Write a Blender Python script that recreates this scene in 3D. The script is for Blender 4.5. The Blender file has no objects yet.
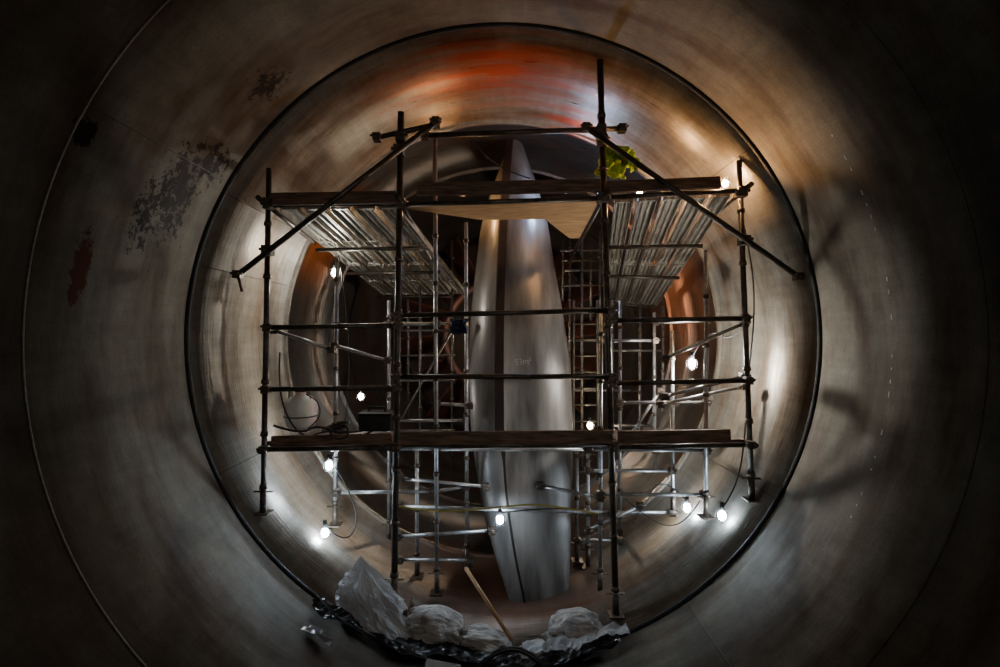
import bpy, bmesh, math, random
from mathutils import Vector, Matrix, noise
random.seed(7)
AX=Vector((0.03,0,-0.07)); R=2.85
col=bpy.context.scene.collection

# ---------- helpers ----------
def F(px,py,t=0.0):
    k=(333-py)/500.0
    D=4.76+t
    return Vector(((px-500)/500*D, D, k*D))
DIR=Vector((0,1,-0.114))
def S(px,py,t): return F(px,py)+DIR*t
def P(px,py,D): return Vector(((px-500)/500*D, D, (333-py)/500*D))
def floor_z(x,y=4.7): return AX.z-math.sqrt(max(0.01,R*R-(x-AX.x)**2))
def ridged(p):
    return 1-2*abs(noise.noise(p))

def mat(name,c1,c2=None,rough=0.5,metal=0.0,scale=8,detail=6,bump=0.1,emit=None,stretch=(1,1,1),lo=0.35,hi=0.65,bd=0.01):
    m=bpy.data.materials.new(name); m.use_nodes=True
    nt=m.node_tree; b=nt.nodes['Principled BSDF']
    tc=nt.nodes.new('ShaderNodeTexCoord'); mp=nt.nodes.new('ShaderNodeMapping')
    mp.inputs['Scale'].default_value=stretch
    nt.links.new(tc.outputs['Object'],mp.inputs['Vector'])
    n=nt.nodes.new('ShaderNodeTexNoise'); n.inputs['Scale'].default_value=scale; n.inputs['Detail'].default_value=detail
    nt.links.new(mp.outputs['Vector'],n.inputs['Vector'])
    r=nt.nodes.new('ShaderNodeValToRGB'); r.color_ramp.elements[0].position=lo; r.color_ramp.elements[1].position=hi
    r.color_ramp.elements[0].color=(*c1,1); r.color_ramp.elements[1].color=(*(c2 or c1),1)
    nt.links.new(n.outputs['Fac'],r.inputs['Fac']); nt.links.new(r.outputs['Color'],b.inputs['Base Color'])
    b.inputs['Roughness'].default_value=rough; b.inputs['Metallic'].default_value=metal
    if bump>0:
        bp=nt.nodes.new('ShaderNodeBump'); bp.inputs['Strength'].default_value=bump; bp.inputs['Distance'].default_value=bd
        nt.links.new(n.outputs['Fac'],bp.inputs['Height']); nt.links.new(bp.outputs['Normal'],b.inputs['Normal'])
    if emit:
        b.inputs['Emission Color'].default_value=(*emit[0],1); b.inputs['Emission Strength'].default_value=emit[1]
    return m

class MB:
    def __init__(s): s.bm=bmesh.new()
    def tube(s,a,b,r=0.024,seg=12,r2=None,cap=True):
        a=Vector(a);b=Vector(b);d=b-a;L=d.length
        if L<1e-6: return
        q=d.to_track_quat('Z','Y').to_matrix().to_4x4()
        M=Matrix.Translation((a+b)/2)@q
        g=bmesh.ops.create_cone(s.bm,cap_ends=cap,segments=seg,radius1=r,radius2=r if r2 is None else r2,depth=L,matrix=M)
        for v in g['verts']:
            for f in v.link_faces:
                if len(f.verts)==4: f.smooth=True
    def path(s,pts,r=0.01,seg=8):
        for i in range(len(pts)-1): s.tube(pts[i],pts[i+1],r,seg)
        for p in pts[1:-1]: s.ball(p,r,8)
    def ball(s,c,r,seg=10,sc=(1,1,1)):
        M=Matrix.Translation(c)@Matrix.Diagonal((*sc,1))
        g=bmesh.ops.create_uvsphere(s.bm,u_segments=seg,v_segments=max(5,seg//2+1),radius=r,matrix=M)
        for v in g['verts']:
            for f in v.link_faces: f.smooth=True
    def box(s,c,size,M=None):
        m=Matrix.Translation(c)@(M.to_4x4() if M else Matrix.Identity(4))@Matrix.Diagonal((*size,1))
        return bmesh.ops.create_cube(s.bm,size=1,matrix=m)
    def slab(s,c4,th,up=Vector((0,0,1))):
        n=len(c4)
        t=[s.bm.verts.new(p) for p in c4]; b=[s.bm.verts.new(Vector(p)-up*th) for p in c4]
        s.bm.faces.new(t); s.bm.faces.new(list(reversed(b)))
        for i in range(n):
            j=(i+1)%n; s.bm.faces.new((t[j],t[i],b[i],b[j]))
    def beam(s,a,b,w,h):
        a=Vector(a);b=Vector(b);d=(b-a).normalized()
        up=Vector((0,0.1,1)).normalized(); side=d.cross(up).normalized(); up=side.cross(d).normalized()
        M=Matrix((side,d,up)).transposed()
        return s.box((a+b)/2,(w,(b-a).length,h),M)
    def ring(s,c,r,r2,seg=24,axis='Y',a0=0,a1=360):
        bm=s.bm; n=seg; k=8; rows=[]; full=(a1-a0>=360)
        for i in range(n if full else n+1):
            a=math.radians(a0)+math.radians(a1-a0)*i/n; row=[]
            for j in range(k):
                t=2*math.pi*j/k; rr=r+r2*math.cos(t); h=r2*math.sin(t)
                if axis=='Y': p=Vector((rr*math.cos(a),h,rr*math.sin(a)))
                elif axis=='Z': p=Vector((rr*math.cos(a),rr*math.sin(a),h))
                else: p=Vector((h,rr*math.cos(a),rr*math.sin(a)))
                row.append(bm.verts.new(Vector(c)+p))
            rows.append(row)
        for i in range(n):
            for j in range(k):
                i2=(i+1)%len(rows)
                f=bm.faces.new((rows[i][j],rows[i2][j],rows[i2][(j+1)%k],rows[i][(j+1)%k])); f.smooth=True
    def out(s,name,m,parent=None,bevel=0):
        bmesh.ops.recalc_face_normals(s.bm,faces=s.bm.faces)
        me=bpy.data.meshes.new(name); s.bm.to_mesh(me); s.bm.free()
        o=bpy.data.objects.new(name,me); col.objects.link(o); me.materials.append(m)
        if parent: o.parent=parent
        if bevel:
            md=o.modifiers.new('bev','BEVEL'); md.width=bevel; md.segments=2; md.limit_method='ANGLE'
        return o
def empty(name):
    e=bpy.data.objects.new(name,None); col.objects.link(e); e.empty_display_size=0.2; return e

# ---------- wall materials ----------
def wall_mat(name,ca,cb,cbr,rough,metal,spots,brush_amt=0.6,bumps=0.25,speck=0.5,spec=0.5,vert_amt=0.6):
    m=bpy.data.materials.new(name); m.use_nodes=True
    nt=m.node_tree; L=nt.links.new; N=nt.nodes.new; b=nt.nodes['Principled BSDF']
    tc=N('ShaderNodeTexCoord')
    def noi(scale,sc,detail=6,src='UV',ro=0.6):
        mp=N('ShaderNodeMapping'); mp.inputs['Scale'].default_value=sc; L(tc.outputs[src],mp.inputs['Vector'])
        n=N('ShaderNodeTexNoise'); n.inputs['Scale'].default_value=scale; n.inputs['Detail'].default_value=detail
        n.inputs['Roughness'].default_value=ro
        L(mp.outputs['Vector'],n.inputs['Vector']); return n.outputs['Fac']
    def ramp(f,p0,p1,c0=(0,0,0),c1=(1,1,1)):
        r=N('ShaderNodeValToRGB'); r.color_ramp.elements[0].position=p0; r.color_ramp.elements[1].position=p1
        r.color_ramp.elements[0].color=(*c0,1); r.color_ramp.elements[1].color=(*c1,1); L(f,r.inputs['Fac']); return r.outputs['Color']
    def mix(f,a,c,mode='MIX'):
        x=N('ShaderNodeMix'); x.data_type='RGBA'; x.blend_type=mode
        if isinstance(f,float): x.inputs['Factor'].default_value=f
        else: L(f,x.inputs['Factor'])
        if isinstance(a,tuple): x.inputs['A'].default_value=(*a,1)
        else: L(a,x.inputs['A'])
        if isinstance(c,tuple): x.inputs['B'].default_value=(*c,1)
        else: L(c,x.inputs['B'])
        return x.outputs['Result']
    def math_(op,a,c):
        x=N('ShaderNodeMath'); x.operation=op; x.use_clamp=(op!='SUBTRACT')
        for i,v in enumerate((a,c)):
            if isinstance(v,(int,float)): x.inputs[i].default_value=v
            else: L(v,x.inputs[i])
        return x.outputs[0]
    big=ramp(noi(0.9,(0.5,1.2,1)),0.35,0.65,ca,cb)
    brn=ramp(noi(1.7,(0.35,1.6,1),7),0.45,0.68)
    c=mix(brn,big,cbr)
    brush=ramp(noi(3,(0.4,30,1),5),0.25,0.75,(0.55,0.55,0.55),(1.2,1.2,1.2))
    c=mix(brush_amt,c,brush,'MULTIPLY')
    vert=ramp(noi(2.2,(5,0.5,1),6),0.35,0.7,(0.7,0.68,0.66),(1.1,1.1,1.1))
    c=mix(vert_amt,c,vert,'MULTIPLY')
    mott=ramp(noi(5,(1,1,1),8,ro=0.7),0.35,0.65,(0.68,0.66,0.63),(1.15,1.15,1.15))
    c=mix(0.6,c,mott,'MULTIPLY')
    fine=ramp(noi(60,(1,1,1),3),0.3,0.8,(0.75,0.75,0.75),(1.2,1.2,1.2))
    c=mix(0.7,c,fine,'MULTIPLY')
    sp=ramp(noi(14,(1,1,1),8,ro=0.7),0.64,0.69)
    c=mix(math_('MULTIPLY',sp,speck),c,(0.04,0.022,0.014))
    geo=N('ShaderNodeNewGeometry')
    for (pt,rad,colr,thr,sc,soft) in spots:
        vd=N('ShaderNodeVectorMath'); vd.operation='SUBTRACT'; L(geo.outputs['Position'],vd.inputs[0]); vd.inputs[1].default_value=pt
        vs=N('ShaderNodeVectorMath'); vs.operation='MULTIPLY'; L(vd.outputs[0],vs.inputs[0]); vs.inputs[1].default_value=sc
        ln=N('ShaderNodeVectorMath'); ln.operation='LENGTH'; L(vs.outputs[0],ln.inputs[0])
        mr=N('ShaderNodeMapRange'); mr.inputs['From Min'].default_value=0; mr.inputs['From Max'].default_value=rad
        mr.inputs['To Min'].default_value=0.35; mr.inputs['To Max'].default_value=0.0; L(ln.outputs['Value'],mr.inputs['Value'])
        if soft>0.1: nn=noi(2.2,(0.5,3.0,1),6,'UV',0.6)
        else: nn=noi(13 if rad>0.3 else 8,(1,1,1),12,'Object',0.78)
        s_=math_('ADD',nn,mr.outputs[0])
        inside=ramp(mr.outputs[0],0.0,0.08 if soft<0.1 else 0.3)
        f=math_('MULTIPLY',ramp(s_,thr,thr+soft),inside)
        c=mix(f,c,colr)
    L(c,b.inputs['Base Color'])
    L(ramp(noi(2.5,(1,6,1)),0.3,0.7,(rough-0.1,)*3,(rough+0.12,)*3),b.inputs['Roughness'])
    b.inputs['Metallic'].default_value=metal; b.inputs['Specular IOR Level'].default_value=spec
    bp=N('ShaderNodeBump'); bp.inputs['Strength'].default_value=bumps; bp.inputs['Distance'].default_value=0.01
    L(noi(4,(0.5,9,1),7),bp.inputs['Height']); L(bp.outputs['Normal'],b.inputs['Normal'])
    return m
dk=(0.012,0.007,0.005)
rs=(0.07,0.024,0.01)
spots_near=[((-2.58,3.95,1.15),0.85,dk,0.725,(1,1.6,0.8),0.03),((-2.62,3.75,0.9),0.6,dk,0.74,(1,2.0,0.8),0.03),((-2.45,4.2,1.45),0.4,dk,0.71,(1,1,1),0.03),
      ((-2.79,3.32,0.43),0.28,rs,0.58,(1,2.6,0.8),0.05),((-2.56,3.03,1.25),0.17,dk,0.62,(1,1.5,1),0.04),
      ((-1.9,4.1,2.05),0.35,dk,0.73,(1,1,1),0.03)]
M_near=wall_mat('tunnel_steel_paint',(0.115,0.106,0.086),(0.195,0.18,0.148),(0.08,0.055,0.04),0.78,0.0,spots_near,0.2,0.18,0.5,0.2,0.4)
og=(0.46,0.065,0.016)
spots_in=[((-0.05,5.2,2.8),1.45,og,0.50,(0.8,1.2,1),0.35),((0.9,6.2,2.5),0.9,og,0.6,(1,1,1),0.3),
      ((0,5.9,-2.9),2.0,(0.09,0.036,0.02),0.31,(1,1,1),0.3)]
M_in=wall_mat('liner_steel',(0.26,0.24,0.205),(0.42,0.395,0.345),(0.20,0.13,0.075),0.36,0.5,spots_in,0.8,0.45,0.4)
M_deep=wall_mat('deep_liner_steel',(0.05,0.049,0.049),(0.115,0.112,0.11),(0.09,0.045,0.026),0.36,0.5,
   [((2.3,7.6,0.7),1.8,(0.45,0.14,0.04),0.45,(1,1,1),0.3),((-2.3,6.8,1.3),1.0,(0.7,0.20,0.04),0.42,(1,1,1),0.3)],0.6,0.35)  # orange glow at the left and right rings, painted into the colour
M_black=mat('rubber_black',(0.004,0.004,0.004),(0.008,0.008,0.008),0.8,0,20)

def lathe_plain(name,prof,m,seg=160):
    bm=bmesh.new(); uv=bm.loops.layers.uv.new('UVMap'); rows=[]
    for (y,r) in prof:
        rows.append([bm.verts.new((AX.x+r*math.cos(2*math.pi*i/seg-math.pi/2),y,AX.z+r*math.sin(2*math.pi*i/seg-math.pi/2))) for i in range(seg)])
    for k in range(len(prof)-1):
        for i in range(seg):
            j=(i+1)%seg
            f=bm.faces.new((rows[k][i],rows[k][j],rows[k+1][j],rows[k+1][i]))
            f.smooth=abs(prof[k+1][0]-prof[k][0])>0.03
            us=[i,i+1,i+1,i]; vs=[prof[k],prof[k],prof[k+1],prof[k+1]]
            for l,u,v in zip(f.loops,us,vs): l[uv].uv=(u/seg*2*math.pi*2.85,v[0]+v[1]*0.2)
    me=bpy.data.meshes.new(name); bm.to_mesh(me); bm.free(); me.materials.append(m)
    o=bpy.data.objects.new(name,me); col.objects.link(o)
    return o
lathe_plain('wall_outer',[(-5,2.95),(-2,2.95),(0,2.93),(1.5,2.91),(2.965,2.87),(2.966,2.864),(3.6,2.86),(4.465,2.85),(4.466,2.95)],M_near)
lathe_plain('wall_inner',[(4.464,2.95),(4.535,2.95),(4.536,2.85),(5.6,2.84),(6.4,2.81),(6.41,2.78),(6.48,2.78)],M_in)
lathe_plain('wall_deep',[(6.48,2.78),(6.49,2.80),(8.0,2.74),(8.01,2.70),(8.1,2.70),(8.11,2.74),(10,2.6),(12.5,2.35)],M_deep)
g=MB(); g.ring((AX.x,4.5,AX.z),R+0.014,0.034,160); g.out('trim_1',M_black)
M_weld=mat('weld_bead',(0.085,0.076,0.06),(0.14,0.125,0.10),0.8,0.0,40)
g=MB(); g.ring((AX.x,2.97,AX.z),2.868,0.009,110,a0=95,a1=262); g.ring((AX.x,2.97,AX.z),2.870,0.004,110,a0=-98,a1=95); g.out('trim_2',M_weld)
M_dw=mat('dark_weld',(0.05,0.042,0.035),(0.09,0.075,0.06),0.6,0.1,40)
g=MB()
for ang,y0,y1,r0,r1 in [(152,4.55,6.35,2.852,2.813),(166,4.55,6.35,2.852,2.813),(38,4.55,6.35,2.852,2.813),(205,4.55,6.35,2.852,2.813),(-30,4.55,6.35,2.852,2.813),
      (150,2.97,4.45,2.864,2.852),(-55,2.97,4.45,2.864,2.852)]:
    a=math.radians(ang)
    g.tube((AX.x+r0*math.cos(a),y0,AX.z+r0*math.sin(a)),(AX.x+r1*math.cos(a),y1,AX.z+r1*math.sin(a)),0.004,6)
g.out('trim_3',M_dw)
M_chalk=mat('chalk',(0.5,0.5,0.47),(0.65,0.65,0.62),0.8,0,50)
g=MB(); yd=3.68
for ang in [x*1.9 for x in range(-14,18)]:
    if random.random()<0.3: continue
    a=math.radians(ang); c=Vector((AX.x+2.857*math.cos(a),yd,AX.z+2.857*math.sin(a)))
    g.box(c,(0.003,0.008,random.uniform(0.015,0.045)),Matrix.Rotation(-a,3,'Y'))
g.out('trim_4',M_chalk)
g=MB(); 
bmesh.ops.create_circle(g.bm,cap_ends=True,segments=96,radius=2.4,matrix=Matrix.Translation((AX.x,12.4,AX.z))@Matrix.Rotation(math.pi/2,4,'X'))
g.out('wall_back',mat('back_dark',(0.02,0.015,0.014),(0.05,0.025,0.018),0.7,0.1,3))
g=MB()
for i in range(16):
    a=2*math.pi*i/16+0.1
    d=Vector((math.cos(a),0,math.sin(a))); n=Vector((-math.sin(a),0,math.cos(a)))
    c=Vector((AX.x,11.3,AX.z))+d*1.85
    Mx=Matrix((d,(Vector((0,1,0))+n*0.6).normalized(),(n-Vector((0,0.6,0))).normalized())).transposed()
    g.box(c,(1.1,0.7,0.06),Mx)
g.ring((AX.x,11.0,AX.z),1.25,0.09,64)
g.out('guide_vanes',mat('vane_primer',(0.05,0.022,0.018),(0.13,0.04,0.025),0.6,0.2,4),bevel=0.01)

# ---------- pier ----------
rows=[(118,512,514,517,7.1,.5),(150,503,511,528,6.9,.55),(180,491,509,539,6.6,.55),(215,481,507,548,6.4,.55),(260,476,505,554,6.2,.55),(310,471,503,563,6.05,.55),
      (370,468,502.5,571,5.95,.5),(440,471,503,573,5.8,.45),(490,478,506,572,5.65,.36),(530,486,511,571,5.55,.26),(570,497,518,570,5.45,.17),(600,508,525,569,5.4,.1),(625,514,528,569,5.4,.08)]
def interp(py):
    for a,b in zip(rows,rows[1:]):
        if a[0]<=py<=b[0]:
            f=(py-a[0])/(b[0]-a[0]); return [a[i]+(b[i]-a[i])*f for i in range(6)]
def smooth_row(py):
    acc=[0]*6;n=0
    for d in (-14,-7,0,7,14):
        q=min(max(py+d,118),625); r=interp(q); acc=[x+y for x,y in zip(acc,r)]; n+=1
    r=[x/n for x in acc]; r[0]=py; return r
pier=empty('turbine_pier')
bm=bmesh.new(); grid=[]; lead=[]
pys=[118+i*(625-118)/70 for i in range(71)]
for py in pys:
    _,l,e,r,D,dd=smooth_row(py); z=(333-py)/500*D
    xl=(l-500)/500*(D+dd); xe=(e-500)/500*D; xr=(r-500)/500*(D+dd)
    row=[]
    xm=(xl+xr)/2
    row.append((xm+(xl-xm)*0.2,D+3.6,z)); row.append((xm+(xl-xm)*0.75,D+2.2,z)); row.append((xl+0.01,D+1.2,z))
    for k in range(0,8):
        a=math.pi/2*(1-k/8); row.append((xe-0.02+(xl-xe+0.02)*math.sin(a)**0.9,D+dd*(1-math.cos(a)),z))
    row.append((xe-0.03,D,z)); row.append((xe+0.03,D,z))
    for k in range(1,9):
        a=math.pi/2*(k/8); row.append((xe+0.02+(xr-xe-0.02)*math.sin(a)**0.9,D+dd*(1-math.cos(a)),z))
    row.append((xr-0.01,D+1.2,z)); row.append((xm+(xr-xm)*0.75,D+2.2,z)); row.append((xm+(xr-xm)*0.2,D+3.6,z))
    grid.append([bm.verts.new(p) for p in row]); lead.append(Vector((xe,D,z)))
nc=len(grid[0])
for i in range(70):
    for j in range(nc):
        k=(j+1)%nc
        f=bm.faces.new((grid[i][j],grid[i][k],grid[i+1][k],grid[i+1][j])); f.smooth=True
bm.faces.new(grid[0]); bm.faces.new(list(reversed(grid[-1])))
bmesh.ops.recalc_face_normals(bm,faces=bm.faces)
me=bpy.data.meshes.new('pier_body'); bm.to_mesh(me); bm.free()
o=bpy.data.objects.new('pier_body',me); col.objects.link(o); o.parent=pier
M_pier=mat('pier_steel',(0.085,0.078,0.075),(0.34,0.325,0.31),0.40,0.45,1.6,12,0.25,stretch=(3.2,1,0.7),lo=0.3,hi=0.68)
me.materials.append(M_pier)
bm=bmesh.new(); prev=None
for i,p in enumerate(lead):
    w=0.07 if pys[i]<430 else max(0.018,0.07-(pys[i]-430)*0.0016)
    sh=-0.03 if pys[i]<430 else 0
    q=[bm.verts.new(p+Vector((sh-w,0.02,0))),bm.verts.new(p+Vector((sh-w*0.8,-0.02,0))),bm.verts.new(p+Vector((sh+w*0.6,-0.02,0))),bm.verts.new(p+Vector((sh+w*0.7,0.02,0)))]
    if prev:
        for k in range(3): bm.faces.new((prev[k],prev[k+1],q[k+1],q[k]))
    prev=q
bmesh.ops.recalc_face_normals(bm,faces=bm.faces)
me=bpy.data.meshes.new('leading_edge_strip'); bm.to_mesh(me); bm.free(); o=bpy.data.objects.new('leading_edge_strip',me); col.objects.link(o); o.parent=pier
me.materials.append(mat('rust_brown',(0.013,0.007,0.005),(0.036,0.017,0.011),0.7,0.1,9,stretch=(1,1,0.3)))
g=MB()
for py in (376,454):
    i=min(range(71),key=lambda k:abs(pys[k]-py))
    _,l,e,r,D,dd=smooth_row(pys[i]); z=(333-pys[i])/500*D
    xl=(l-500)/500*(D+dd); xe=(e-500)/500*D; xr=(r-500)/500*(D+dd)
    for sx,x1 in ((-1,xl),(1,xr)):
        pp=[Vector((xe+sx*0.02+(x1-xe-sx*0.02)*math.sin(math.pi/2*k/8)**0.9,D-0.001+dd*(1-math.cos(math.pi/2*k/8)),z)) for k in range(1,9)]
        g.path(pp,0.005,6)
g.out('weld_seams',M_dw,pier)
cu=bpy.data.curves.new('chalk_text','FONT'); cu.body='53m²'; cu.size=0.10; cu.extrude=0.0006
o=bpy.data.objects.new('chalk_text',cu); col.objects.link(o); o.parent=pier; cu.materials.append(mat('chalk_white',(0.3,0.3,0.28),(0.5,0.5,0.48),0.8,0,50))
o.location=P(515,365,5.9); o.location.y=5.94; o.rotation_euler=(math.radians(90),math.radians(-6),math.radians(14))

# ---------- scaffold ----------
M_pd=mat('tube_dark_galv',(0.045,0.038,0.032),(0.11,0.09,0.07),0.42,0.5,14)
M_ps=mat('tube_galvanised',(0.32,0.32,0.32),(0.5,0.5,0.49),0.38,0.7,18)
M_pm=mat('tube_weathered',(0.12,0.11,0.10),(0.24,0.225,0.20),0.45,0.5,18)
M_cl=mat('coupler_steel',(0.06,0.05,0.042),(0.16,0.12,0.09),0.45,0.6,30)
M_wood=mat('plank_brown',(0.05,0.025,0.016),(0.12,0.065,0.042),0.7,0,5,stretch=(1,8,8))
M_ply=mat('plywood',(0.46,0.25,0.11),(0.66,0.40,0.19),0.65,0,4,stretch=(1,5,1))
M_alu=mat('deck_aluminium',(0.24,0.225,0.195),(0.46,0.43,0.375),0.42,0.45,12,stretch=(3,0.6,1))
sc=empty('scaffolding')
dark=MB(); silv=MB(); cl=MB(); mid=MB()
def coupler(p,s=1.0):
    cl.box(p,(0.07*s,0.08*s,0.07*s)); cl.tube(p+Vector((-0.055*s,-0.03,0.01)),p+Vector((0.055*s,-0.03,0.01)),0.012*s,6)
    cl.tube(p+Vector((0.02,-0.07*s,0)),p+Vector((0.02,0.02,0)),0.011*s,6)
def standard(b,top,bot,step=0.5,r=0.025,base=True):
    b.tube(top,bot,r,14)
    d=(top-bot); L=d.length; d.normalize(); z=0.25
    while z<L-0.05:
        p=bot+d*z; cl.tube(p-d*0.022,p+d*0.022,r+0.013,12,r+0.008); z+=step
    if base:
        cl.tube(bot,bot+d*0.22,r*0.72+0.012,12); cl.box(bot,(0.14,0.14,0.012)); cl.tube(bot+d*0.2-Vector((0.09,0,0)),bot+d*0.2+Vector((0.09,0,0)),0.009,6)
standard(dark,F(269,168),F(263,512)); standard(dark,F(401,112),F(394,600),r=0.031)
standard(dark,F(600,60),F(616,614),r=0.031); standard(dark,F(739,160),F(752,499))
def led(b,x0,y0,x1,y1,t=0,r=0.024,c=(1,1)):
    a=F(x0,y0,t); e=F(x1,y1,t); 
    b.tube(a,e,r,12)
    if c[0]: coupler(a)
    if c[1]: coupler(e)
for L in [(268,327,398,325),(398,315,611,310),(611,320,745,318),(266,389,397,387),(397,376,612,376),(612,383,748,380),
          (264,449,396,447),(392,446,614,444),(612,447,750,444),(268,205,400,203),(400,204,605,198),(603,197,742,190),
          (377,137,436,124),(425,135,622,128)]:
    led(dark,*L,t=-0.05)
led(dark,436,121,238,274,t=-0.12,r=0.026); led(dark,586,127,798,276,t=-0.12,r=0.026)
for x,y in [(401,137),(601,130),(401,203),(602,197),(270,203),(741,192),(268,250),(744,240),(399,150),(602,140)]: coupler(F(x,y,-0.06),1.25)
cl.tube(F(238,274,-0.12),F(242,291,-0.12),0.014,8)
for (x,y) in [(268,205),(401,203),(603,198),(741,192)]:
    dark.tube(S(x,y,-0.2),S(x,y,2.4 if x in (401,603) else 1.2),0.024,12)
for (x,y) in [(264,449),(395,447),(614,444),(751,444)]:
    dark.tube(S(x,y,-0.1),S(x,y,1.2 if x in(395,614) else 0.9),0.024,12)
for T in [(337,262,335,524,0.85),(435,138,437,592,0.5),(466,222,467,566,1.0),(588,430,588,566,1.1),(601,310,600,592,0.55),(706,250,706,516,0.35),
          (654,312,655,470,1.9),(417,440,417,575,0.9),(672,330,673,512,0.9),(389,300,389,540,1.4),(620,300,620,550,1.4),(577,440,577,560,1.2)]:
    standard(silv,F(T[0],T[1],T[4]),F(T[2],T[3],T[4]),r=0.022,base=T[3]>500)
for L in [(275,330,332,349,.4),(335,345,388,360,.8),(337,492,432,491,.7),(400,478,486,486,.8),(398,536,492,530,.5),(398,506,612,512,.5),
          (540,485,600,497,.5),(600,494,704,494,.4),(664,396,744,376,.2),(664,358,744,323,.3),(660,404,744,386,.6),(337,447,435,449,.8),(435,449,600,449,.7),
          (435,491,466,486,.9),(588,449,706,450,.5),(337,325,437,323,.8),(655,322,706,320,1.0),(620,402,706,402,.9),(400,559,470,560,.7),
          (588,530,640,505,.8),(630,436,660,390,1.2),(437,403,470,405,1.0),(588,470,672,470,.9),(337,388,390,388,1.2),(601,340,655,340,1.4),(389,420,466,420,1.2),
          (389,323,466,323,1.4),(588,512,672,512,.9),(577,540,620,540,1.2)]:
    led(silv,*L[:4],t=L[4],r=0.019)
for x,y0,y1,D in [(395,270,470,8.6),(420,260,480,8.6),(452,240,470,8.8),(582,230,470,8.6),(600,230,440,8.8),(640,300,470,8.0),(570,230,470,9.5),(563,235,300,9.8),(591,235,320,9.8),
                  (408,240,460,9.2),(612,260,480,7.6),(663,300,450,7.8)]:
    standard(mid,P(x,y0,D),P(x,y1,D),r=0.022,base=False)
for x0,x1,y,D in [(395,455,330,8.6),(395,455,380,8.6),(565,605,270,8.8),(560,605,250,8.8),(570,640,340,8.6),(570,640,390,8.6),(562,605,285,9),(562,605,260,9.4),(395,455,430,8.6),
                  (612,663,350,7.7),(612,663,425,7.7),(395,455,355,9.1)]:
    mid.tube(P(x0,y,D),P(x1,y,D),0.02,10)
mid.tube(P(395,430,8.55),P(452,330,8.7),0.02,10)
silv.out('galvanised_tubes',M_ps,sc); dark.out('front_tubes',M_pd,sc); mid.out('weathered_tubes',M_pm,sc)
g=MB(); g.box(F(394,606),(0.3,0.26,0.06)); g.box(F(394,613),(0.36,0.2,0.08)); g.out('sole_board',M_wood,sc,bevel=0.005)
g=MB()
def board(x0,y0,x1,y1,t,w,h): g.beam(F(x0,y0,t),F(x1,y1,t),w,h)
board(270,199,396,197,-0.08,0.04,0.12); board(417,189,600,185,-0.06,0.05,0.12); board(606,187,720,182,-0.08,0.04,0.11)
board(272,441,392,438,-0.08,0.05,0.10); board(400,438,612,436,-0.1,0.05,0.12); board(618,437,730,435,-0.08,0.05,0.12)
g.out('toe_boards',mat('toe_board_brown',(0.06,0.034,0.023),(0.22,0.13,0.085),0.7,0,5,stretch=(1,8,8)),sc,bevel=0.006)
g=MB()
for (xa,xb,y) in [(266,394,443),(400,610,442),(616,748,441)]:
    T=0.0
    while T<1.05:
        if not(xa==400 and T>0.5): g.beam(S(xa,y,T+0.11),S(xb,y,T+0.11),0.215,0.04)
        T+=0.225
g.out('low_deck_planks',M_wood,sc,bevel=0.005)
g=MB()
def plank(a0,a1,b0,b1):
    g.slab([a0,a1,b1,b0],0.006)
    for p,q in ((a0,b0),(a1,b1)):
        inn=((a0+a1)/2-p).normalized() 
        g.beam(p+inn*0.012-Vector((0,0,0.035)),q+inn*0.012-Vector((0,0,0.035)),0.008,0.06)
    for f in (0.33,0.66):
        p=a0.lerp(a1,f);q=b0.lerp(b1,f); g.beam(p-Vector((0,0,0.02)),q-Vector((0,0,0.02)),0.02,0.03)
    L=(b0-a0).length; n=int(L/0.9)
    for i in range(n+1):
        f=(i+0.02)/(n+0.04); p=a0.lerp(b0,f);q=a1.lerp(b1,f); g.beam(p-Vector((0,0,0.025)),q-Vector((0,0,0.025)),0.04,0.03)
def deck(fa,fb,ba,bb,n,gap=0.2):
    for i in range(n):
        f0=(i+gap/2)/n; f1=(i+1-gap/2)/n
        for s0,s1 in ((0,0.49),(0.5,1)):
            A0=fa.lerp(fb,f0);A1=fa.lerp(fb,f1);B0=ba.lerp(bb,f0);B1=ba.lerp(bb,f1)
            plank(A0.lerp(B0,s0),A1.lerp(B1,s0),A0.lerp(B0,s1),A1.lerp(B1,s1))
deck(S(276,204,0.03),S(402,202,0.03),S(276,204,4.3),S(440,202,4.3),5)
deck(F(612,197,0.03),F(733,190,0.03),P(603,298,8.1),P(657,304,8.1),5)
g.out('metal_deck_planks',M_alu,sc)
g=MB()
for t in (1.2,2.4,4.2): 
    g.tube(S(270,214,t),S(410,212,t),0.024)
for f in (0.3,0.6,0.98):
    a=F(612,206,0).lerp(P(603,303,8.1),f); b=F(735,200,0).lerp(P(657,308,8.1),f); g.tube(a,b,0.024)
g.out('deck_bearers',M_pd,sc)
g=MB(); g.slab([S(404,200,0.05),S(603,196,0.05),S(603,196,1.25),S(588,196,1.25),S(550,197,0.55),S(480,198,0.55),S(404,199,0.2)],0.018)
g.out('plywood_sheet',M_ply,sc)
cl.out('couplers',M_cl,sc)

# ---------- ladder ----------
lad=empty('ladder'); g=MB()
a0,a1=P(574,300,7.0),P(573,480,6.7); b0,b1=P(597,300,7.0),P(598,480,6.7)
g.tube(a0,a1,0.018);g.tube(b0,b1,0.018)
for i in range(11):
    f=(i+.5)/11; g.tube(a0.lerp(a1,f),b0.lerp(b1,f),0.012,8)
g.out('rails_and_rungs',mat('ladder_alu',(0.14,0.115,0.08),(0.24,0.19,0.13),0.4,0.5,10),lad)

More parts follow.
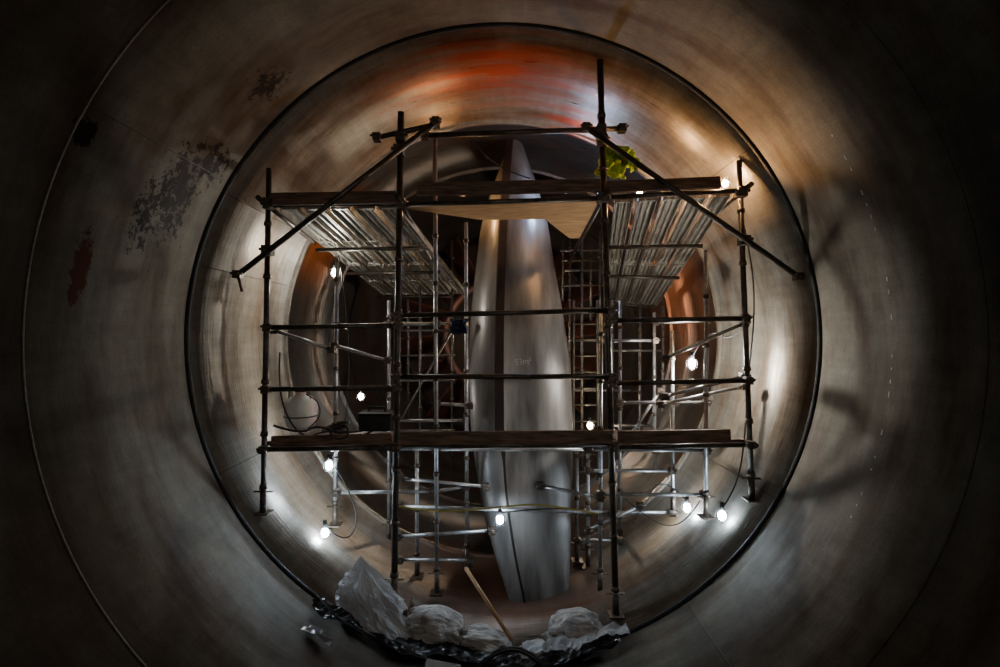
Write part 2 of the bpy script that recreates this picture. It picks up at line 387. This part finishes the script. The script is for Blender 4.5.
# ---------- lamps ----------
cc={'cool':(0.70,0.85,1.0),'warm':(1.0,0.54,0.22),'neu':(1.0,0.82,0.60),'dcool':(0.45,0.65,1.0),'half':(1.0,0.96,0.88)}
mc={}
def emis(c,s):
    k=(c,s)
    if k not in mc: mc[k]=mat('bulb_%s_%d'%k,cc[c],cc[c],0.4,0,5,2,0,emit=(cc[c],s))
    return mc[k]
M_sock=mat('socket_plastic',(0.02,0.02,0.02),(0.04,0.04,0.04),0.5,0,10)
def lamp(p,m,r=0.035,tilt=0,up=1):
    e=empty('work_lamp')
    g=MB(); g.ball(p,r,14,(1,1,1.3)); g.out('bulb',m,e)
    g=MB(); q=p+Vector((tilt*0.05,0,up*(r*1.3+0.02)))
    g.tube(q-Vector((0,0,up*0.02)),q+Vector((tilt*.03,0,up*0.06)),0.02,10)
    for k in range(5):
        a=k*math.pi*2/5; rr=r+0.025
        pts=[q+Vector((0.02*math.cos(a),0.02*math.sin(a),0)),p+Vector((rr*math.cos(a),rr*math.sin(a),up*0.02)),p+Vector((rr*.9*math.cos(a),rr*.9*math.sin(a),-up*0.04)),p+Vector((0,0,-up*(r*1.3+0.03)))]
        g.path(pts,0.002,5)
    g.out('socket_and_guard',M_sock,e)
    return q
qs=[]
for (x,y,D,c,s,r,u) in [(335,272,6.0,'half',750,0.034,1),(329,465,5.3,'cool',420,0.036,1),(325,532,5.25,'cool',260,0.038,1),(361,396,7.2,'half',300,0.034,1),
      (692,363,5.5,'half',1450,0.036,1),(687,507,5.5,'cool',260,0.038,1),(722,515,4.88,'cool',170,0.038,1),(500,519,5.1,'cool',170,0.036,1),(590,425,7.7,'neu',550,0.038,1),
      (725,183,4.85,'warm',1000,0.028,-1),(640,192,5.45,'warm',900,0.030,1),(462,191,6.3,'warm',750,0.028,1),(566,188,6.4,'dcool',1000,0.028,1),
      (508,330,10.0,'neu',650,0.045,1)]:  # last one: unseen lamp added behind the pier to light the deep section
    qs.append(lamp(P(x,y,D),emis(c,s),r,0,u))
def cable(pts,r=0.007,name='power_cable',m=None):
    cu=bpy.data.curves.new(name,'CURVE'); cu.dimensions='3D'; cu.bevel_depth=r; cu.bevel_resolution=2
    sp=cu.splines.new('NURBS'); sp.points.add(len(pts)-1); sp.use_endpoint_u=True; sp.order_u=3
    for i,p in enumerate(pts): sp.points[i].co=(*p,1)
    o=bpy.data.objects.new(name,cu); col.objects.link(o); cu.materials.append(m or M_sock); return o
cable([qs[0],P(337,240,6),P(345,300,5.8),P(350,360,5.7),P(345,440,5.5),qs[1]])
cable([qs[1],P(345,480,5.4),P(360,520,5.4),P(345,545,5.2),qs[2]])
cable([qs[4],P(700,340,5.4),P(715,330,5.3),P(730,340,5.1),P(741,330,4.9)])
cable([qs[5],P(660,470,5.6),P(640,520,5.5),P(600,515,5.4),P(560,505,5.3),qs[7]])
cable([qs[6],P(735,490,4.85),P(744,450,4.85),P(748,380,4.85),P(756,300,4.85),P(748,240,4.85),P(738,200,4.9)])
cable([P(470,140,5.0),P(485,155,5.0),P(505,170,5.1),P(530,178,5.1)])
cable([P(625,498,5.3),P(655,525,5.3),P(685,525,5.3),P(700,500,5.3)])
cable([P(280,352,4.8),P(277,395,4.8),P(300,440,4.75),P(330,428,4.75),P(355,440,4.75),P(385,425,4.75)],0.008)
cable([P(330,432,4.7),P(345,420,4.7),P(350,436,4.66),P(335,440,4.66),P(328,430,4.7),P(345,426,4.7)],0.01)
cable([P(306,394,4.85),P(316,398,4.8),P(321,410,4.8),P(318,420,4.8),P(308,428,4.8)],0.006)
cable([P(274,425,4.8),P(300,434,4.75),P(318,424,4.75),P(340,434,4.75),P(362,430,4.75)],0.012)
cable([P(396,505,4.8),P(430,512,5.0),P(490,508,5.0),P(545,502,5.0),P(600,514,4.85)],0.008,'yellow_cable',mat('yellow_pvc',(0.5,0.4,0.06),(0.6,0.5,0.1),0.5,0,10))
g=MB()
for k in range(5): g.ring(P(334+k*1.2,429,4.95)+Vector((0,0.02*k,0.012*k)),0.11-0.008*k,0.009,28,'Z')
g.out('coiled_cable',M_sock)

# ---------- objects on deck ----------
fan=empty('water_container'); c=P(301,410,5.0)
g=MB()
prof=[(0.0,-0.17),(0.10,-0.17),(0.135,-0.14),(0.155,-0.06),(0.16,0.02),(0.145,0.09),(0.11,0.13),(0.06,0.155),(0.045,0.165),(0.045,0.2),(0.0,0.2)]
rws=[]
for (r_,z_) in prof:
    rws.append([g.bm.verts.new(c+Vector((max(r_,0.0005)*math.cos(2*math.pi*i/28),max(r_,0.0005)*math.sin(2*math.pi*i/28),z_))) for i in range(28)])
for a_,b_ in zip(rws,rws[1:]):
    for i in range(28): g.bm.faces.new((a_[i],a_[(i+1)%28],b_[(i+1)%28],b_[i])).smooth=True
M_wp=mat('white_plastic',(0.85,0.83,0.8),(0.95,0.93,0.9),0.45,0,6,bump=0)
M_wp.node_tree.nodes['Principled BSDF'].inputs['Subsurface Weight'].default_value=0.4
g.out('white_drum',M_wp,fan)
g=MB(); g.tube(c+Vector((0,0,0.19)),c+Vector((0,0,0.225)),0.055,20); g.path([c+Vector((-.11,-.03,.12)),c+Vector((-.09,-.06,.24)),c+Vector((.09,-.06,.24)),c+Vector((.11,-.03,.12))],0.006,6)
g.ring(c+Vector((0,0,-0.05)),0.158,0.006,32,'Z')
g.out('cap_and_handle',M_sock,fan)
tb=empty('toolbox'); c=P(377,421,4.85)
g=MB(); g.box(c,(0.30,0.22,0.15)); g.box(c+Vector((0,0,0.085)),(0.32,0.24,0.03)); g.out('case',mat('black_case',(0.008,0.008,0.009),(0.02,0.02,0.02),0.5,0,10),tb,bevel=0.015)
g=MB(); g.path([c+Vector((-.08,0,.1)),c+Vector((-.07,0,.14)),c+Vector((.07,0,.14)),c+Vector((.08,0,.1))],0.01); g.out('handle',M_sock,tb)
def cloth(name,c,w,h,m,seed=0,amp=0.06,tilt=0.0,n=24):
    bm=bmesh.new(); g_=[]
    for i in range(n+1):
        r=[]
        for j in range(n+1):
            u=i/n-.5; v=j/n-.5
            d=noise.noise(Vector((u*4+seed,v*4,seed)))*amp+noise.noise(Vector((u*10+seed,v*10,3)))*amp*0.5
            ww=w*(1+0.25*noise.noise(Vector((v*3,seed,1))))
            p=Vector((u*ww,d,v*h))
            r.append(bm.verts.new(c+Matrix.Rotation(tilt,3,'Y')@p))
        g_.append(r)
    for i in range(n):
        for j in range(n):
            f=bm.faces.new((g_[i][j],g_[i+1][j],g_[i+1][j+1],g_[i][j+1])); f.smooth=True
    me=bpy.data.meshes.new(name); bm.to_mesh(me); bm.free(); me.materials.append(m)
    o=bpy.data.objects.new(name,me); col.objects.link(o)
    md=o.modifiers.new('s','SOLIDIFY'); md.thickness=0.006
    return o
M_hv=mat('hi_vis',(0.30,0.45,0.02),(0.55,0.72,0.05),0.7,0,8)
cloth('safety_vest',P(613,160,5.0),0.28,0.32,M_hv,2,0.12,0.2)
cloth('safety_vest',P(632,160,5.0),0.12,0.2,M_hv,5,0.09,-0.4)
cloth('blue_rag',P(459,326,5.2),0.17,0.15,mat('blue_cloth',(0.01,0.02,0.05),(0.02,0.05,0.12),0.8,0,8),4,0.09)

# ---------- bottom ----------
M_bag=mat('sandbag_cloth',(0.19,0.17,0.155),(0.62,0.59,0.56),0.75,0,5,12,0.9,stretch=(1.5,4,4),lo=0.3,hi=0.62,bd=0.05)
def bag(px,D,w,h,d,rot,seed,name='sandbag',m=M_bag,lift=0):
    x=(px-500)/500*D; z=floor_z(x)
    slope=math.asin((x-AX.x)/R)
    bm=bmesh.new(); bmesh.ops.create_uvsphere(bm,u_segments=72,v_segments=44,radius=1)
    for v in bm.verts:
        p=v.co.copy()
        q=Vector([math.copysign(abs(c)**0.8,c) for c in p])
        nn=noise.noise(q*1.5+Vector((seed,0,0)))*0.22
        an=math.atan2(q.z,q.y); nn+=0.09*math.sin(an*7+seed+3*noise.noise(q*2))*(0.25+0.75*abs(p.x))
        nn+=ridged(Vector((q.x*1.2,q.y*5,q.z*5+seed)))*0.05
        q=q*(1+nn)
        if p.x>0.75:
            k=max(0.22,1-(p.x-0.75)*4); q.y*=k; q.z*=k
            q.x+=max(0,p.x-0.9)*2.5
        q=Vector((q.x*w/2,q.y*d/2,max(q.z,-0.8)*h/2))
        q.z-=0.12*h*(p.x**2)*1.5
        v.co=Matrix.Rotation(-slope,3,'Y')@(Matrix.Rotation(rot,3,'Z')@q)
    for f in bm.faces: f.smooth=True
    me=bpy.data.meshes.new(name); bm.to_mesh(me); bm.free(); me.materials.append(m)
    o=bpy.data.objects.new(name,me); col.objects.link(o)
    o.location=(x,D,z+h*0.42+lift)
    return o
bag(435,4.66,0.56,0.29,0.36,0.1,1); bag(484,4.6,0.5,0.2,0.3,-0.25,5); bag(574,4.64,0.5,0.28,0.32,2.9,9); bag(533,4.5,0.36,0.10,0.24,0.5,12)
M_pl=mat('clear_plastic',(0.78,0.8,0.84),(0.9,0.92,0.95),0.25,0,3,6,0.3)
b=M_pl.node_tree.nodes['Principled BSDF']; b.inputs['Transmission Weight'].default_value=0.4; b.inputs['Alpha'].default_value=0.92; b.inputs['IOR'].default_value=1.1
bm=bmesh.new(); apex=P(361,555,4.72)
n=72; levels=26; base=[]
for i in range(n):
    a=2*math.pi*i/n; px=376+29*math.cos(a); Dp=4.62+0.2*math.sin(a)
    x=(px-500)/500*Dp; base.append(Vector((x,Dp,floor_z(x)+0.02)))
gr=[]
for l in range(levels+1):
    f=l/levels; row=[]
    for i in range(n):
        a=2*math.pi*i/n; p=apex.lerp(base[i],f**0.95)
        fold=(ridged(Vector((math.cos(a)*1.6,math.sin(a)*1.6,f*2.2)))*0.07+ridged(Vector((math.cos(a)*4,math.sin(a)*4,f*7+3)))*0.035)*min(1,f*2.2)
        k=fold+0.02*math.sin(math.pi*f)+(0.05*f*f)
        row.append(bm.verts.new(p+Vector((math.cos(a),math.sin(a)*.7,0.1))*k))
    gr.append(row)
for l in range(levels):
    for i in range(n):
        j=(i+1)%n; f=bm.faces.new((gr[l][i],gr[l][j],gr[l+1][j],gr[l+1][i])); f.smooth=False
bmesh.ops.recalc_face_normals(bm,faces=bm.faces)
me=bpy.data.meshes.new('plastic_sheet'); bm.to_mesh(me); bm.free(); me.materials.append(M_pl)
o=bpy.data.objects.new('plastic_sheet',me); col.objects.link(o)
def floor_sheet(name,x0,x1,y0,y1,m,amp,seed,lift=0.015,n=90,k=14):
    bm=bmesh.new(); g_=[]
    for i in range(n+1):
        r=[]
        for j in range(k+1):
            x=x0+(x1-x0)*i/n; y=y0+(y1-y0)*j/k+noise.noise(Vector((x*3,seed,0)))*0.1
            z=floor_z(x)+lift+amp*(0.4+0.6*ridged(Vector((x*4+seed,y*6,0)))+0.4*ridged(Vector((x*11,y*14,seed))))
            r.append(bm.verts.new((x,y,max(z,floor_z(x)+0.006))))
        g_.append(r)
    for i in range(n):
        for j in range(k): bm.faces.new((g_[i][j],g_[i+1][j],g_[i+1][j+1],g_[i][j+1])).smooth=False
    me=bpy.data.meshes.new(name); bm.to_mesh(me); bm.free(); me.materials.append(m)
    o=bpy.data.objects.new(name,me); col.objects.link(o); return o
M_bp=mat('black_polythene',(0.008,0.008,0.009),(0.02,0.02,0.022),0.3,0,5,bump=0.3)
floor_sheet('black_tarpaulin',-1.62,1.05,4.3,4.5,M_bp,0.06,3)
floor_sheet('plastic_wrap',0.2,1.12,4.36,4.52,M_pl,0.07,8,0.05)
floor_sheet('foil_scrap',-1.60,-1.36,3.98,4.08,mat('foil',(0.15,0.15,0.16),(0.4,0.4,0.42),0.3,0.8,5),0.04,4,n=30)
st=MB(); st.tube(P(466,568,4.7),P(512,640,4.3),0.018,12); st.ball(P(466,568,4.7),0.018,10); st.out('wooden_pole',M_ply)
z0=floor_z(0.1)
cable([Vector((-0.25,4.2,z0+0.03)),Vector((-0.15,4.25,z0+0.14)),Vector((0.1,4.3,z0+0.24)),Vector((0.35,4.25,z0+0.14)),Vector((0.45,4.15,z0+0.05))],0.022,'black_hose',M_bp)
cable([Vector((-0.35,4.1,z0+0.05)),Vector((-0.15,4.15,z0+0.1)),Vector((0.1,4.2,z0+0.14)),Vector((0.35,4.12,z0+0.08)),Vector((0.55,4.05,z0+0.09))],0.018,'black_hose',M_bp)
cable([Vector((-1.64,4.4,floor_z(-1.64)+0.04)),Vector((-1.4,4.3,floor_z(-1.4)+0.08)),Vector((-1.2,4.35,floor_z(-1.2)+0.04)),Vector((-0.9,4.28,floor_z(-.9)+0.06)),Vector((-0.6,4.3,floor_z(-.6)+0.04))],0.014,'black_hose',M_bp)
g=MB(); g.box((-0.48,4.15,floor_z(-.48)+0.06),(0.3,0.14,0.1),Matrix.Rotation(0.17,3,'Y')); g.out('timber_block',mat('old_timber',(0.2,0.17,0.15),(0.3,0.27,0.24),0.8,0,6),bevel=0.008)

# added fill spot behind the camera, softly lighting the front faces
sp=bpy.data.lights.new('front_fill','SPOT'); sp.energy=130; sp.spot_size=math.radians(80); sp.spot_blend=1.0; sp.shadow_soft_size=0.2; sp.color=(1.0,0.93,0.84)
so=bpy.data.objects.new('front_fill',sp); col.objects.link(so); so.location=(0.3,-1.3,0.3); so.rotation_euler=(math.radians(88),0,math.radians(3))

# ---------- camera & world ----------
cam=bpy.data.cameras.new('camera'); co=bpy.data.objects.new('camera',cam); col.objects.link(co)
cam.lens=18; cam.sensor_width=36; co.rotation_euler=(math.pi/2,0,0); cam.clip_start=0.05
bpy.context.scene.camera=co
w=bpy.data.worlds.new('world'); bpy.context.scene.world=w; w.use_nodes=True
w.node_tree.nodes['Background'].inputs[0].default_value=(0.6,0.57,0.54,1); w.node_tree.nodes['Background'].inputs[1].default_value=0.02
